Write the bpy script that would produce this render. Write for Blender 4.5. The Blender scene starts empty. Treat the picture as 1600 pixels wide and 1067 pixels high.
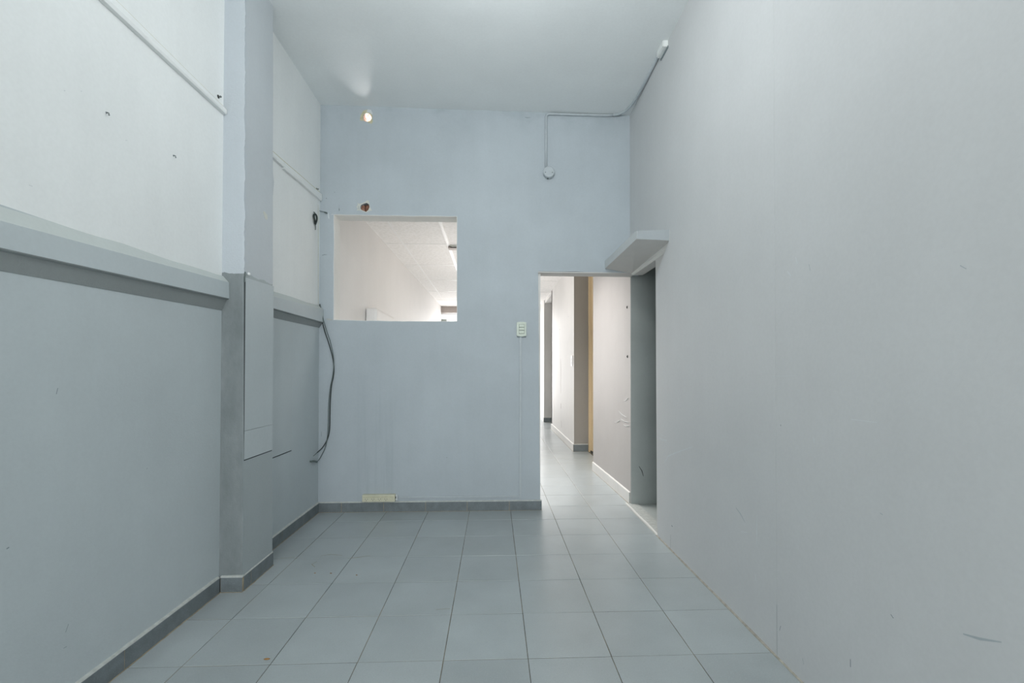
import bpy, bmesh, math, random
from mathutils import Vector, Matrix, noise as mnoise
from mathutils.geometry import tessellate_polygon

random.seed(7)
SC = bpy.context.scene
COL = SC.collection

# ------------------------------------------------------------------ camera
H = 1.2
F_PX, YAW, ROLL, CY, PITCH = 706.3, 0.03963, 0.0015, 570.74, math.radians(0.7)
cam_d = bpy.data.cameras.new('camera')
cam_d.sensor_fit = 'HORIZONTAL'
cam_d.sensor_width = 36.0
cam_d.lens = 36.0 * F_PX / 1600.0
cam_d.shift_y = (CY - 533.5) / 1600.0
cam_d.clip_start = 0.02
cam = bpy.data.objects.new('camera', cam_d)
COL.objects.link(cam)
_fw = Vector((math.sin(YAW) * math.cos(PITCH), math.cos(YAW) * math.cos(PITCH), math.sin(PITCH)))
_r0 = Vector((math.cos(YAW), -math.sin(YAW), 0))
_u0 = _r0.cross(_fw)
_r = _r0 * math.cos(ROLL) + _u0 * math.sin(ROLL)
_u = _u0 * math.cos(ROLL) - _r0 * math.sin(ROLL)
_m = Matrix((( _r.x, _u.x, -_fw.x, 0), (_r.y, _u.y, -_fw.y, 0), (_r.z, _u.z, -_fw.z, H), (0, 0, 0, 1)))
cam.matrix_world = _m
SC.camera = cam

# ------------------------------------------------------------------ world, daylight, exposure
SC.view_settings.view_transform = 'Standard'
SC.view_settings.look = 'None'
SC.view_settings.exposure = 0.09
SC.view_settings.gamma = 1.0
SC.view_settings.use_curve_mapping = False
SC.cycles.use_denoising = True
SC.cycles.max_bounces = 14
SC.cycles.diffuse_bounces = 10
SC.cycles.sample_clamp_indirect = 6.0

world = bpy.data.worlds.new('overcast_sky')
SC.world = world
world.use_nodes = True
_bg = world.node_tree.nodes['Background']
_bg.inputs[0].default_value = (0.96, 0.985, 1.0, 1)
_bg.inputs[1].default_value = 2.0


def area(name, loc, rot, sx, sy, power, color):
    d = bpy.data.lights.new(name, 'AREA')
    d.shape = 'RECTANGLE'
    d.size, d.size_y = sx, sy
    d.energy = power
    d.color = color
    o = bpy.data.objects.new(name, d)
    o.location = loc
    o.rotation_euler = rot
    COL.objects.link(o)
    return o


# daylight through an assumed wide opening, unseen behind the camera, and through the street front far beyond the corridor
area('assumed_rear_daylight', (-0.1, -3.65, 1.75), (math.radians(90), 0, 0), 2.3, 2.9, 102, (0.965, 0.995, 1.0))
area('daylight_street', (-0.1, 12.25, 1.45), (math.radians(-90), 0, 0), 2.4, 2.5, 68, (1.0, 0.965, 0.945))
# assumed bare bulb, read off the bright upper walls; unseen above the frame
_pd = bpy.data.lights.new('assumed_bulb', 'POINT')
_pd.energy = 26.5
_pd.color = (0.965, 0.995, 1.0)
_pd.shadow_soft_size = 0.12
_po = bpy.data.objects.new('assumed_bulb', _pd)
_po.location = (0.0, 1.9, 3.0)
COL.objects.link(_po)
# unseen ceiling panels, near one inferred from the bright floor, far one added fill
for _y, _p, _sp in ((4.85, 31, 120), (8.9, 5, 140)):
    _l = area('hidden_panel_lamp', (0.275, _y, 2.845), (0, 0, 0), 0.5, 1.1, _p, (1.0, 0.965, 0.94))
    _l.data.spread = math.radians(_sp)
# unseen upward light, added to brighten the ceiling of the long room
area('ceiling_fill', (0.15, 6.6, 1.7), (math.radians(180), 0, 0), 0.35, 2.2, 13, (1.0, 0.965, 0.94))
# unseen area light added for the daylight in the void above the suspended ceiling; it shines out through the round hole in the wall
_v = area('void_daylight', (-1.15, 5.1, 3.10), (0, 0, 0), 0.70, 0.42, 150, (1.0, 0.95, 0.93))
_v.rotation_euler = (Vector((-1.12, 3.95, 3.16)) - Vector(_v.location)).to_track_quat('-Z', 'Y').to_euler()


# ------------------------------------------------------------------ materials
def lin(r, g, b):
    f = lambda c: (c / 255 / 12.92) if c / 255 <= 0.04045 else ((c / 255 + 0.055) / 1.055) ** 2.4
    return (f(r), f(g), f(b))


class NT:
    def __init__(self, name):
        self.m = bpy.data.materials.new(name)
        self.m.use_nodes = True
        self.t = self.m.node_tree
        self.b = self.t.nodes['Principled BSDF']
        self.pos = self.n('ShaderNodeNewGeometry').outputs['Position']
        self.nor = self.pos.node.outputs['Normal']

    def n(self, kind):
        return self.t.nodes.new(kind)

    def put(self, sock, v):
        if isinstance(v, bpy.types.NodeSocket):
            self.t.links.new(v, sock)
        else:
            if sock.type == 'RGBA' and not isinstance(v, (int, float)) and len(v) == 3:
                v = (*v, 1)
            sock.default_value = v

    def math(self, op, a, b=0.0, c=None, clamp=False):
        n = self.n('ShaderNodeMath')
        n.operation = op
        n.use_clamp = clamp
        self.put(n.inputs[0], a)
        self.put(n.inputs[1], b)
        if c is not None:
            self.put(n.inputs[2], c)
        return n.outputs[0]

    def scale(self, v, s):
        n = self.n('ShaderNodeVectorMath')
        n.operation = 'MULTIPLY'
        self.put(n.inputs[0], v)
        n.inputs[1].default_value = s
        return n.outputs[0]

    def xyz(self, v):
        n = self.n('ShaderNodeSeparateXYZ')
        self.put(n.inputs[0], v)
        return n.outputs

    def noise(self, scale, detail=3.0, rough=0.55, vec=None):
        n = self.n('ShaderNodeTexNoise')
        n.inputs['Scale'].default_value = scale
        n.inputs['Detail'].default_value = detail
        n.inputs['Roughness'].default_value = rough
        self.put(n.inputs['Vector'], vec or self.pos)
        return n.outputs[0]

    def ramp(self, v, lo, hi, a=0.0, b=1.0):
        n = self.n('ShaderNodeMapRange')
        self.put(n.inputs[0], v)
        for i, x in enumerate((lo, hi, a, b)):
            n.inputs[i + 1].default_value = x
        return n.outputs[0]

    def mix(self, f, a, b, blend='MIX'):
        n = self.n('ShaderNodeMix')
        n.data_type = 'RGBA'
        n.blend_type = blend
        self.put(n.inputs[0], f)
        self.put(n.inputs[6], a)
        self.put(n.inputs[7], b)
        return n.outputs[2]

    def mul(self, col, f):
        n = self.n('ShaderNodeMix')
        n.data_type = 'RGBA'
        n.blend_type = 'MULTIPLY'
        n.inputs[0].default_value = 1.0
        self.put(n.inputs[6], col)
        self.put(n.inputs[7], f)
        return n.outputs[2]

    def finish(self, col, rough=0.6, bump=None, strength=0.2, dist=0.002, spec=0.5, metal=0.0):
        self.put(self.b.inputs['Base Color'], col)
        self.put(self.b.inputs['Roughness'], rough)
        self.b.inputs['Specular IOR Level'].default_value = spec
        self.b.inputs['Metallic'].default_value = metal
        if bump is not None:
            n = self.n('ShaderNodeBump')
            n.inputs['Strength'].default_value = strength
            n.inputs['Distance'].default_value = dist
            self.put(n.inputs['Height'], bump)
            self.put(self.b.inputs['Normal'], n.outputs[0])
        return self.m


def mottled(k, col, var=0.05, scale=2.2, streak=0.012):
    """paint colour with broad roller mottling and faint vertical streaks"""
    a = k.ramp(k.noise(scale, 4), 0.3, 0.7, 1 - var, 1 + var)
    s = k.ramp(k.noise(1.0, 3, 0.6, k.scale(k.pos, (9, 9, 0.7))), 0.3, 0.7, 1 - streak, 1 + streak)
    f = k.math('MULTIPLY', a, s)
    fine = k.ramp(k.noise(70, 2), 0.3, 0.7, 0.985, 1.015)
    f = k.math('MULTIPLY', f, fine)
    return k.mul(col, f)


def paint(name, col, rough=0.55, var=0.04, streak=0.01, bump=0.18, spec=0.35):
    k = NT(name)
    c = mottled(k, col, var, streak=streak)
    h = k.math('ADD', k.noise(150, 3), k.math('MULTIPLY', k.noise(14, 3), 0.8))
    return k.finish(c, rough, h, bump, 0.003, spec)


def plain(name, col, rough=0.45, var=0.04, spec=0.4, metal=0.0, bump=0.05):
    k = NT(name)
    f = k.ramp(k.noise(35, 3), 0.3, 0.7, 1 - var, 1 + var)
    return k.finish(k.mul(col, f), rough, k.noise(220, 2), bump, 0.001, spec, metal)


M = {}
M['ledge_top'] = paint('ledge_top_paint', (0.50, 0.54, 0.53), var=0.02, streak=0.0, bump=0.1)
M['ledge_underside'] = paint('rough_ledge_underside', (0.275, 0.30, 0.30), var=0.06, streak=0.0, bump=0.5, rough=0.8)  # darker, rougher tone for the downward faces of the ledge
M['board'] = paint('cover_board_paint', (0.46, 0.505, 0.52), var=0.03, bump=0.1)
M['left_far'] = paint('long_room_paint', (0.75, 0.735, 0.72), var=0.02, streak=0.008, bump=0.08)
M['gap_dark'] = plain('dark_gap', (0.05, 0.058, 0.06), 0.9)
M['white_wall'] = paint('white_wall_paint', (0.755, 0.777, 0.774), var=0.025, streak=0.012, bump=0.12)
M['ceiling'] = paint('ceiling_paint', (0.77, 0.80, 0.805), var=0.03, streak=0.0, bump=0.1, rough=0.5)
M['grey_wall'] = paint('grey_wall_paint', (0.46, 0.508, 0.525), var=0.04, bump=0.22, rough=0.5)
M['right_wall'] = paint('right_wall_paint', (0.57, 0.58, 0.585), var=0.025, streak=0.008, bump=0.08)
M['far_wall'] = paint('corridor_white_paint', (0.78, 0.765, 0.75), var=0.03, streak=0.008, bump=0.1)
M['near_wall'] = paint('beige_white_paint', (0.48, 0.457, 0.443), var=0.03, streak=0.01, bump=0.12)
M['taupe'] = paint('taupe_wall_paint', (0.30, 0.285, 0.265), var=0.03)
M['dark_room'] = paint('dark_room_paint', (0.40, 0.435, 0.425), var=0.08, bump=0.3)
M['plaster'] = paint('bare_plaster', (0.74, 0.735, 0.71), var=0.06, bump=0.35, rough=0.8, spec=0.2)
M['soffit'] = paint('grey_soffit_plaster', (0.62, 0.61, 0.595), var=0.06, bump=0.35, rough=0.8, spec=0.2)
M['slab'] = paint('slab_paint', (0.35, 0.38, 0.398), var=0.05, bump=0.3)
M['slab_lit_side'] = paint('slab_lit_side_paint', (0.54, 0.565, 0.57), var=0.05, bump=0.3)  # lighter copy of the slab paint: light on its left face put into colour
M['mortar'] = plain('mortar_bead', (0.47, 0.49, 0.47), 0.8, 0.12, 0.2)
M['bead'] = plain('dusty_floor_bead', (0.37, 0.35, 0.305), 0.9, 0.2, 0.2)
M['tan_grout'] = plain('tan_grout', (0.33, 0.28, 0.20), 0.9, 0.25, 0.2)
M['white_plastic'] = plain('white_painted_plastic', (0.66, 0.69, 0.68), 0.4)
M['box_white'] = plain('white_box_plastic', (0.76, 0.78, 0.77), 0.4)
M['conduit'] = plain('blue_painted_conduit', (0.43, 0.475, 0.50), 0.45)
M['switch'] = plain('pale_green_plastic', (0.56, 0.62, 0.54), 0.35)
M['switch_dark'] = plain('switch_gap', (0.16, 0.19, 0.16), 0.5)
M['socket_cream'] = plain('aged_cream_plastic', (0.58, 0.57, 0.44), 0.4, 0.06)
M['socket_hole'] = plain('socket_hole_grey', (0.17, 0.17, 0.13), 0.6)
M['black_cable'] = plain('dark_cable', (0.022, 0.032, 0.03), 0.4)
M['grey_cable'] = plain('grey_cable', (0.10, 0.13, 0.125), 0.5)
M['metal'] = plain('dull_screw_metal', (0.16, 0.18, 0.18), 0.45, metal=0.6)
M['dark_hole'] = plain('dark_plug', (0.05, 0.055, 0.05), 0.8)
M['cream_wood'] = plain('cream_door_paint', (0.70, 0.56, 0.36), 0.4, 0.03)
M['tbar'] = plain('white_ceiling_bar', (0.86, 0.85, 0.84), 0.3)
M['pinkgrey'] = plain('shutter_box_paint', (0.42, 0.37, 0.345), 0.5)
M['greengrey'] = plain('post_paint', (0.38, 0.41, 0.38), 0.5)
M['leaf'] = plain('dry_leaf', (0.30, 0.16, 0.05), 0.8, 0.2)
M['pavement'] = plain('pavement', (0.45, 0.44, 0.42), 0.8, 0.1)
M['scuff_dark'] = plain('dark_scuff', (0.20, 0.235, 0.25), 0.7)
M['scuff_mid'] = plain('faint_scuff', (0.38, 0.42, 0.44), 0.7)
M['scuff_light'] = plain('light_scuff', (0.60, 0.63, 0.645), 0.6)
M['brown_scuff'] = plain('brown_crack', (0.30, 0.24, 0.19), 0.8)
M['offwhite'] = plain('offwhite_patch', (0.56, 0.57, 0.52), 0.7)
M['yellow_plaster'] = plain('yellowed_plaster', (0.50, 0.48, 0.33), 0.85, 0.15)

# back wall: blue grey paint with faint grimy runs under the window opening
k = NT('blue_grey_wall_paint')
_x, _y, _z = k.xyz(k.pos)
c = mottled(k, (0.415, 0.462, 0.495), 0.045, streak=0.015)
run = k.ramp(k.noise(1.0, 4, 0.65, k.scale(k.pos, (22, 1, 0.7))), 0.50, 0.68)
band = k.math('MULTIPLY', k.ramp(k.math('ABSOLUTE', k.math('ADD', _x, 1.0)), 0.0, 0.28, 1, 0), k.ramp(_z, 1.3, 0.5, 0, 1))
run = k.math('MULTIPLY', k.math('MULTIPLY', run, band), 0.35)
run2 = k.math('MULTIPLY', k.ramp(_z, 3.25, 3.46, 0, 1), k.ramp(k.noise(5, 4), 0.52, 0.7, 0, 0.35))
c = k.mix(run, c, (0.27, 0.325, 0.355))
c = k.mix(run2, c, (0.26, 0.31, 0.33))
M['back_wall'] = k.finish(c, 0.52, k.math('ADD', k.noise(150, 3), k.noise(12, 3)), 0.2, 0.003, 0.35)

# pillar: pale blue above, grey smeared over below, ragged line where the two coats meet on the corner
k = NT('pillar_paint')
_x, _y, _z = k.xyz(k.pos)
_nx, _ny, _nz = k.xyz(k.nor)
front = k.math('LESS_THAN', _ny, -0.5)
rag = k.math('ADD', k.math('MULTIPLY', k.math('SUBTRACT', k.noise(20, 5, 0.75), 0.5), 0.22), 2.553)
wrap = k.math('MULTIPLY', k.math('LESS_THAN', _y, rag), k.math('GREATER_THAN', _z, 1.745))
front_up = k.math('MAXIMUM', k.math('MULTIPLY', front, k.math('GREATER_THAN', _x, -2.0)), wrap)
blue = mottled(k, (0.475, 0.515, 0.55), 0.03)
side = mottled(k, (0.48, 0.515, 0.54), 0.035)
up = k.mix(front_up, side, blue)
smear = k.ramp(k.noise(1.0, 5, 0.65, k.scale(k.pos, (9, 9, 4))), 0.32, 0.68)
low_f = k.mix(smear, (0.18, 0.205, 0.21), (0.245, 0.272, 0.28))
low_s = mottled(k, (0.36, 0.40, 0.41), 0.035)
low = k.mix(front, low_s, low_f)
edge = k.math('ADD', k.math('MULTIPLY', k.math('SUBTRACT', k.noise(18, 3), 0.5), 0.03), 1.735)
M['pillar'] = k.finish(k.mix(k.math('GREATER_THAN', _z, edge), low, up), 0.55,
                       k.math('ADD', k.noise(120, 3), k.noise(16, 3)), 0.3, 0.003, 0.35)

# floor tiles: blue grey stoneware with a fine speckle
k = NT('floor_tile_glaze')
oi = k.n('ShaderNodeObjectInfo').outputs['Random']
base = k.mul((0.37, 0.408, 0.418), k.ramp(oi, 0, 1, 0.95, 1.05))
cloud = k.ramp(k.noise(3.2, 4), 0.3, 0.7, 0.93, 1.06)
base = k.mul(base, cloud)
sp = k.ramp(k.noise(230, 1), 0.60, 0.72)
base = k.mix(k.math('MULTIPLY', sp, 0.45), base, (0.50, 0.55, 0.56))
sp2 = k.ramp(k.noise(190, 1, 0.5, k.scale(k.pos, (1.0, 1.1, 1.0))), 0.36, 0.28)
base = k.mix(k.math('MULTIPLY', sp2, 0.35), base, (0.20, 0.24, 0.26))
dirt = k.math('MULTIPLY', k.ramp(k.noise(2.1, 5, 0.7), 0.50, 0.85), 0.10)
base = k.mix(dirt, base, (0.31, 0.29, 0.22))
M['tile'] = k.finish(base, k.ramp(k.noise(3, 2), 0.3, 0.7, 0.285, 0.34), k.noise(90, 2), 0.05, 0.001, 0.8)

k = NT('baseboard_tile_glaze')
c = k.mul((0.15, 0.175, 0.186), k.ramp(k.noise(16, 4), 0.3, 0.7, 0.85, 1.15))
c = k.mix(k.ramp(k.noise(260, 1), 0.6, 0.75, 0, 0.3), c, (0.4, 0.44, 0.45))
M['base_tile'] = k.finish(c, 0.5, k.noise(60, 3), 0.15, 0.001, 0.4)
M['base_tile_white'] = paint('white_painted_baseboard', (0.74, 0.73, 0.71), var=0.05)

k = NT('floor_grout')
c = k.mix(k.ramp(k.noise(5, 5, 0.7), 0.4, 0.62), (0.085, 0.09, 0.08), (0.27, 0.235, 0.17))
M['grout'] = k.finish(c, 0.9, k.noise(150, 2), 0.2, 0.001, 0.2)

k = NT('pressed_ceiling_tile')
v = k.n('ShaderNodeTexVoronoi')
v.inputs['Scale'].default_value = 24
k.put(v.inputs['Vector'], k.pos)
pat = k.math('ADD', k.math('MULTIPLY', v.outputs['Distance'], 1.0), k.noise(55, 4))
c = k.mix(k.ramp(pat, 0.5, 1.2), (0.82, 0.80, 0.775), (0.90, 0.88, 0.865))
M['ceiling_tile'] = k.finish(c, 0.75, pat, 0.5, 0.006, 0.2)

k = NT('broken_brick')
c = k.mix(k.ramp(k.noise(45, 4), 0.35, 0.65), (0.16, 0.075, 0.045), (0.40, 0.22, 0.16))
M['brick'] = k.finish(c, 0.9, k.noise(90, 4), 0.8, 0.004, 0.2)


# ------------------------------------------------------------------ mesh helpers
def world_of(p):
    v = Vector((0, 0, 0))
    while p is not None:
        v += Vector(p.location)
        p = p.parent
    return v


def tag(o, label=None, cat=None, group=None, kind=None):
    if label: o['label'] = label
    if cat: o['category'] = cat
    if group: o['group'] = group
    if kind: o['kind'] = kind
    return o


def thing(name, loc, label, cat, group=None):
    o = bpy.data.objects.new(name, None)
    o.empty_display_size = 0.05
    o.location = loc
    COL.objects.link(o)
    return tag(o, label, cat, group)


class MB:
    """collects shapes given in room coordinates, then links them as one mesh object"""

    def __init__(self):
        self.bm = bmesh.new()

    def box(self, x0, x1, y0, y1, z0, z1, bevel=0.0):
        r = bmesh.ops.create_cube(self.bm, size=1.0)
        for v in r['verts']:
            v.co = Vector((x0 + (v.co.x + .5) * (x1 - x0), y0 + (v.co.y + .5) * (y1 - y0), z0 + (v.co.z + .5) * (z1 - z0)))
        if bevel > 0:
            es = list({e for v in r['verts'] for e in v.link_edges})
            bmesh.ops.bevel(self.bm, geom=es, offset=bevel, segments=2, profile=0.6, affect='EDGES')
        return self

    def plate(self, axis, a0, a1, outer, holes=(), front_only_holes=()):
        """a slab with the outline `outer` (and real openings `holes`), extruded along an axis"""
        def P(a, p):
            return (a, p[0], p[1]) if axis == 0 else (p[0], a, p[1]) if axis == 1 else (p[0], p[1], a)
        loops = [list(outer)] + [list(h) for h in holes]
        flat = [p for l in loops for p in l]
        tris = tessellate_polygon([[Vector((p[0], p[1], 0)) for p in l] for l in loops])
        A = [self.bm.verts.new(P(a0, p)) for p in flat]
        B = [self.bm.verts.new(P(a1, p)) for p in flat]
        fs = []
        for t in tris:
            for V in (A, B):
                try: fs.append(self.bm.faces.new([V[i] for i in t]))
                except ValueError: pass
        i0 = 0
        for l in loops:
            n = len(l)
            for i in range(n):
                j = (i + 1) % n
                fs.append(self.bm.faces.new((A[i0 + i], A[i0 + j], B[i0 + j], B[i0 + i])))
            i0 += n
        bmesh.ops.recalc_face_normals(self.bm, faces=fs)
        return self

    def loft(self, rings, closed=True, caps=True):
        R = [[self.bm.verts.new(p) for p in r] for r in rings]
        n = len(R[0])
        fs = []
        for a, b in zip(R, R[1:]):
            for i in range(n if closed else n - 1):
                j = (i + 1) % n
                fs.append(self.bm.faces.new((a[i], a[j], b[j], b[i])))
        if caps and closed:
            fs.append(self.bm.faces.new(R[0]))
            fs.append(self.bm.faces.new(R[-1]))
        bmesh.ops.recalc_face_normals(self.bm, faces=fs)
        return self

    def tube(self, pts, rad, seg=8, smooth_steps=0, flat=(1, 1)):
        pts = [Vector(p) for p in pts]
        if smooth_steps:
            q = []
            n = len(pts)
            for i in range(n - 1):
                p0, p1, p2, p3 = pts[max(i - 1, 0)], pts[i], pts[i + 1], pts[min(i + 2, n - 1)]
                for s in range(smooth_steps):
                    t = s / smooth_steps
                    q.append(0.5 * ((2 * p1) + (p2 - p0) * t + (2 * p0 - 5 * p1 + 4 * p2 - p3) * t * t + (3 * p1 - p0 - 3 * p2 + p3) * t ** 3))
            q.append(pts[-1])
            pts = q
        rings = []
        ref = None
        for i, p in enumerate(pts):
            d = (pts[min(i + 1, len(pts) - 1)] - pts[max(i - 1, 0)]).normalized()
            if ref is None:
                ref = d.cross(Vector((0.31, 0.77, 0.55))).normalized()
            ref = (ref - d * ref.dot(d)).normalized()
            o = d.cross(ref)
            r = rad[i] if isinstance(rad, (list, tuple)) else rad
            rings.append([p + ref * math.cos(a) * r + o * math.sin(a) * r for a in [2 * math.pi * s / seg for s in range(seg)]])
        f0 = len(self.bm.faces)
        self.loft(rings)
        self.bm.faces.ensure_lookup_table()
        for f in self.bm.faces[f0:]:
            f.smooth = len(f.verts) == 4
        return self

    def lathe(self, c, axis, prof, seg=24):
        """prof: (radius, distance along axis) pairs"""
        c, ax = Vector(c), Vector(axis).normalized()
        u = ax.cross(Vector((0.3, 0.2, 0.9))).normalized()
        v = ax.cross(u)
        return self.loft([[c + ax * d + (u * math.cos(a) + v * math.sin(a)) * r for a in [2 * math.pi * s / seg for s in range(seg)]] for r, d in prof])

    def ribbon(self, axis, a, pts, w, depth=0.0006):
        """a thin raised or scraped streak on a wall plane; pts are (u, v)"""
        pts = [Vector((p[0], p[1])) for p in pts]
        if len(pts) == 1:
            pts = [pts[0] + Vector((-w * .6, 0)), pts[0] + Vector((w * .6, 0.002))]
        L, Rr = [], []
        n = len(pts)
        for i, p in enumerate(pts):
            d = (pts[min(i + 1, n - 1)] - pts[max(i - 1, 0)]).normalized()
            o = Vector((-d.y, d.x))
            k = w * (0.5 if i in (0, n - 1) else 1.0) * random.uniform(0.8, 1.2) / 2
            L.append(p + o * k)
            Rr.append(p - o * k)
        return self.plate(axis, a, a + depth, L + Rr[::-1])

    def build(self, name, mat, parent=None):
        me = bpy.data.meshes.new(name)
        off = world_of(parent)
        if off.length > 0:
            bmesh.ops.translate(self.bm, verts=self.bm.verts, vec=-off)
        self.bm.to_mesh(me)
        self.bm.free()
        for m in (mat if isinstance(mat, (list, tuple)) else [mat]):
            me.materials.append(m)
        o = bpy.data.objects.new(name, me)
        COL.objects.link(o)
        if parent is not None:
            o.parent = parent
        return o


def struct(name, mb, mat, label):
    return tag(mb.build(name, mat), label, name.split('_')[0], kind='structure')


def wob(pts, amp, step=0.06, seed=0.0):
    """outline with slightly uneven edges, as trowelled by hand"""
    out = []
    n = len(pts)
    for i in range(n):
        a, b = Vector(pts[i]), Vector(pts[(i + 1) % n])
        m = max(1, int((b - a).length / step))
        for s in range(m):
            p = a.lerp(b, s / m)
            if s:
                d = (b - a).normalized()
                p = p + Vector((-d.y, d.x)) * amp * mnoise.noise(Vector((p.x * 9 + seed, p.y * 9, seed)))
            out.append((p.x, p.y))
    return out


def rect(a, b, c, d):
    return [(a, c), (b, c), (b, d), (a, d)]


# ------------------------------------------------------------------ room dimensions
XL, XR = -1.49, 1.19           # faces of the side walls
YB, YB2 = 3.91, 4.06           # front and rear face of the back wall
YR = -3.5                      # rear wall behind the camera
YF = 11.75                     # street front at the far end
ZD = 2.066                     # doorway head
CW = 0.352                     # floor tile

# ------------------------------------------------------------------ floor and its tiles
floor = struct('floor', MB().box(-1.75, 3.2, YR - 0.3, YF + 0.4, -0.12, -0.0016), M['grout'], 'grout bed of the blue grey tiled floor')
xs = [-1.4755, -1.2636] + [-0.9116 + CW * i for i in range(6)] + [1.187]
full_me = None


def tile_mesh(w, d):
    bm = bmesh.new()
    bmesh.ops.create_cube(bm, size=1.0)
    for v in bm.verts:
        v.co = Vector((v.co.x * (w - 0.0032), v.co.y * (d - 0.0032), v.co.z * 0.008 - 0.004))
    top = [e for e in bm.edges if all(v.co.z > -0.001 for v in e.verts)]
    bmesh.ops.bevel(bm, geom=top, offset=0.0012, segments=1, affect='EDGES')
    me = bpy.data.meshes.new('tile')
    bm.to_mesh(me)
    bm.free()
    me.materials.append(M['tile'])
    return me


cache = {}
y_edges = [2.954 + CW * j for j in range(-9, 25)] + [YF]
for j in range(len(y_edges) - 1):
    ya, yb = y_edges[j], y_edges[j + 1]
    for i in range(len(xs) - 1):
        xa, xb = xs[i], xs[i + 1]
        if i == len(xs) - 2 and ya > 4.0:          # out to the skewed wall and into the side recesses
            xb = 1.25 if ya < 5.3 else 1.402 if ya < 6.6 else 1.55 if 9.2 < ya < 10.5 else xb
        if yb > YB and ya < YB2 and xb < 0.38:      # the partition stands here
            if ya < YB - 0.02:
                y0, y1 = ya, YB
            elif yb > YB2 + 0.02:
                y0, y1 = YB2, yb
            else:
                continue
        else:
            y0, y1 = ya, yb
        key = (round(xb - xa, 4), round(y1 - y0, 4))
        if key not in cache:
            cache[key] = tile_mesh(*key)
        t = bpy.data.objects.new('tile', cache[key])
        t.location = ((xa + xb) / 2, (y0 + y1) / 2, random.uniform(-0.0004, 0.0004))
        t.rotation_euler = (random.uniform(-1, 1) * 0.0012, random.uniform(-1, 1) * 0.0012, random.uniform(-1, 1) * 0.002)
        t.parent = floor
        COL.objects.link(t)

# ------------------------------------------------------------------ ceiling of the room (slightly out of level)
bm = MB()
cz = lambda x, y: 3.465 + (0.012 if x > 0 else -0.02) * 1.0 * max(0, (YB - y)) * 1.2 - 0.009 * x
ring = []
for y in (YR - 0.2, 1.0, 2.0, 3.0, 3.72, YB):
    row = []
    for x in (XL - 0.14, -0.7, 0.0, 0.6, XR + 0.12):
        z = 3.466 - 0.011 * x + (YB - y) * (0.014 * (x + 1.5) / 2.7 * 2 - 0.006)
        z += 0.004 * mnoise.noise(Vector((x * 2, y * 2, 0)))
        if y >= 3.72: z -= 0.003
        row.append((x, y, z))
    ring.append(row)
bm.loft(ring, closed=False, caps=False)
ceiling = struct('ceiling', bm, M['ceiling'], 'white painted ceiling over the grey room')
MB().box(XL - 0.3, 3.2, YR - 0.3, YF + 0.4, 3.62, 3.75).build('roof_deck', M['ceiling'], ceiling)

# ------------------------------------------------------------------ left wall: grey below the ledge, white above
wl = struct('wall_left', MB().box(XL - 0.15, XL, YR, YB2, -0.02, 1.70), M['grey_wall'], 'left wall, grey below the ledge and white above it')
MB().box(XL - 0.15, XL, YR, YB2, 1.70, 3.66).build('upper_wall', M['white_wall'], wl)['label'] = 'white upper half of the left wall'


def ledge(name, y0, y1, prof, label):
    """prof(y) -> (z_inner_bottom, z_front_bottom, z_front_top, z_back_top, protrusion)"""
    rings = []
    n = max(2, int((y1 - y0) / 0.055))
    for i in range(n + 1):
        y = y0 + (y1 - y0) * i / n
        zi, zb, zt, zk, p = prof(y)
        w = 0.007 * mnoise.noise(Vector((y * 4, 3.1, len(name)))) + 0.001 * mnoise.noise(Vector((y * 18, 1, 0)))
        q = 0.0012 * mnoise.noise(Vector((y * 8, 9, 0)))
        rings.append([(XL - 0.02, y, zi), (XL + 0.002, y, zi), (XL + p - 0.014, y, zb - 0.004), (XL + p - 0.003, y, zb), (XL + p + q, y, zb + 0.004), (XL + p + q - .002, y, zt - 0.006),
                      (XL + p - 0.008, y, zt), (XL + 0.006, y, zk + w), (XL - 0.02, y, zk + w)])
    mb = MB()
    mb.loft(rings)
    mb.bm.faces.ensure_lookup_table()
    o = struct(name, mb, [M['grey_wall'], M['ledge_top'], M['ledge_underside']], label)
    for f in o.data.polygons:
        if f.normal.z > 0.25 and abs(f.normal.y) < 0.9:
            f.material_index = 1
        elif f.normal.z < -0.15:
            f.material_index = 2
    return o


def prof1(y):
    t = (y - 1.42) / 1.08
    t = max(-0.6, min(t, 1.2))
    return 1.50 + 0.028 * t, 1.557 + 0.032 * t, 1.647 + 0.04 * t, 1.694 + 0.022 * t, 0.040


def prof2(y):
    t = (y - 2.99) / 0.9
    return 1.553 + 0.012 * t, 1.606 + 0.001 * t, 1.693 + 0.030 * t, 1.732 + 0.016 * t, 0.040


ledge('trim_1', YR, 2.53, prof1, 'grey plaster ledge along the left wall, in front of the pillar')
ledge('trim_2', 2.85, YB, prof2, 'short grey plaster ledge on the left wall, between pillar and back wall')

# thin board let into the wall behind the pillar
MB().box(XL - 0.002, XL + 0.0035, 2.86, 3.394, 0.615, 1.555, 0.001).build('cover_board', M['board'], wl)
MB().box(XL - 0.002, XL + 0.0028, 2.95, 3.393, 0.6085, 0.6145).build('board_joint', M['gap_dark'], wl)
MB().plate(0, XL, XL + 0.0012, [(3.0, 2.66), (3.05, 2.652), (3.075, 2.567), (3.10, 2.471), (3.082, 2.332), (3.063, 2.24), (3.0, 2.24)]).build('paint_patch', M['pillar'], wl)


def mark(wall, axis, a, depth, pts, w, mat, name='scuff'):
    o = MB().ribbon(axis, a, pts, w, depth).build(name, M[mat], wall)
    return o


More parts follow.
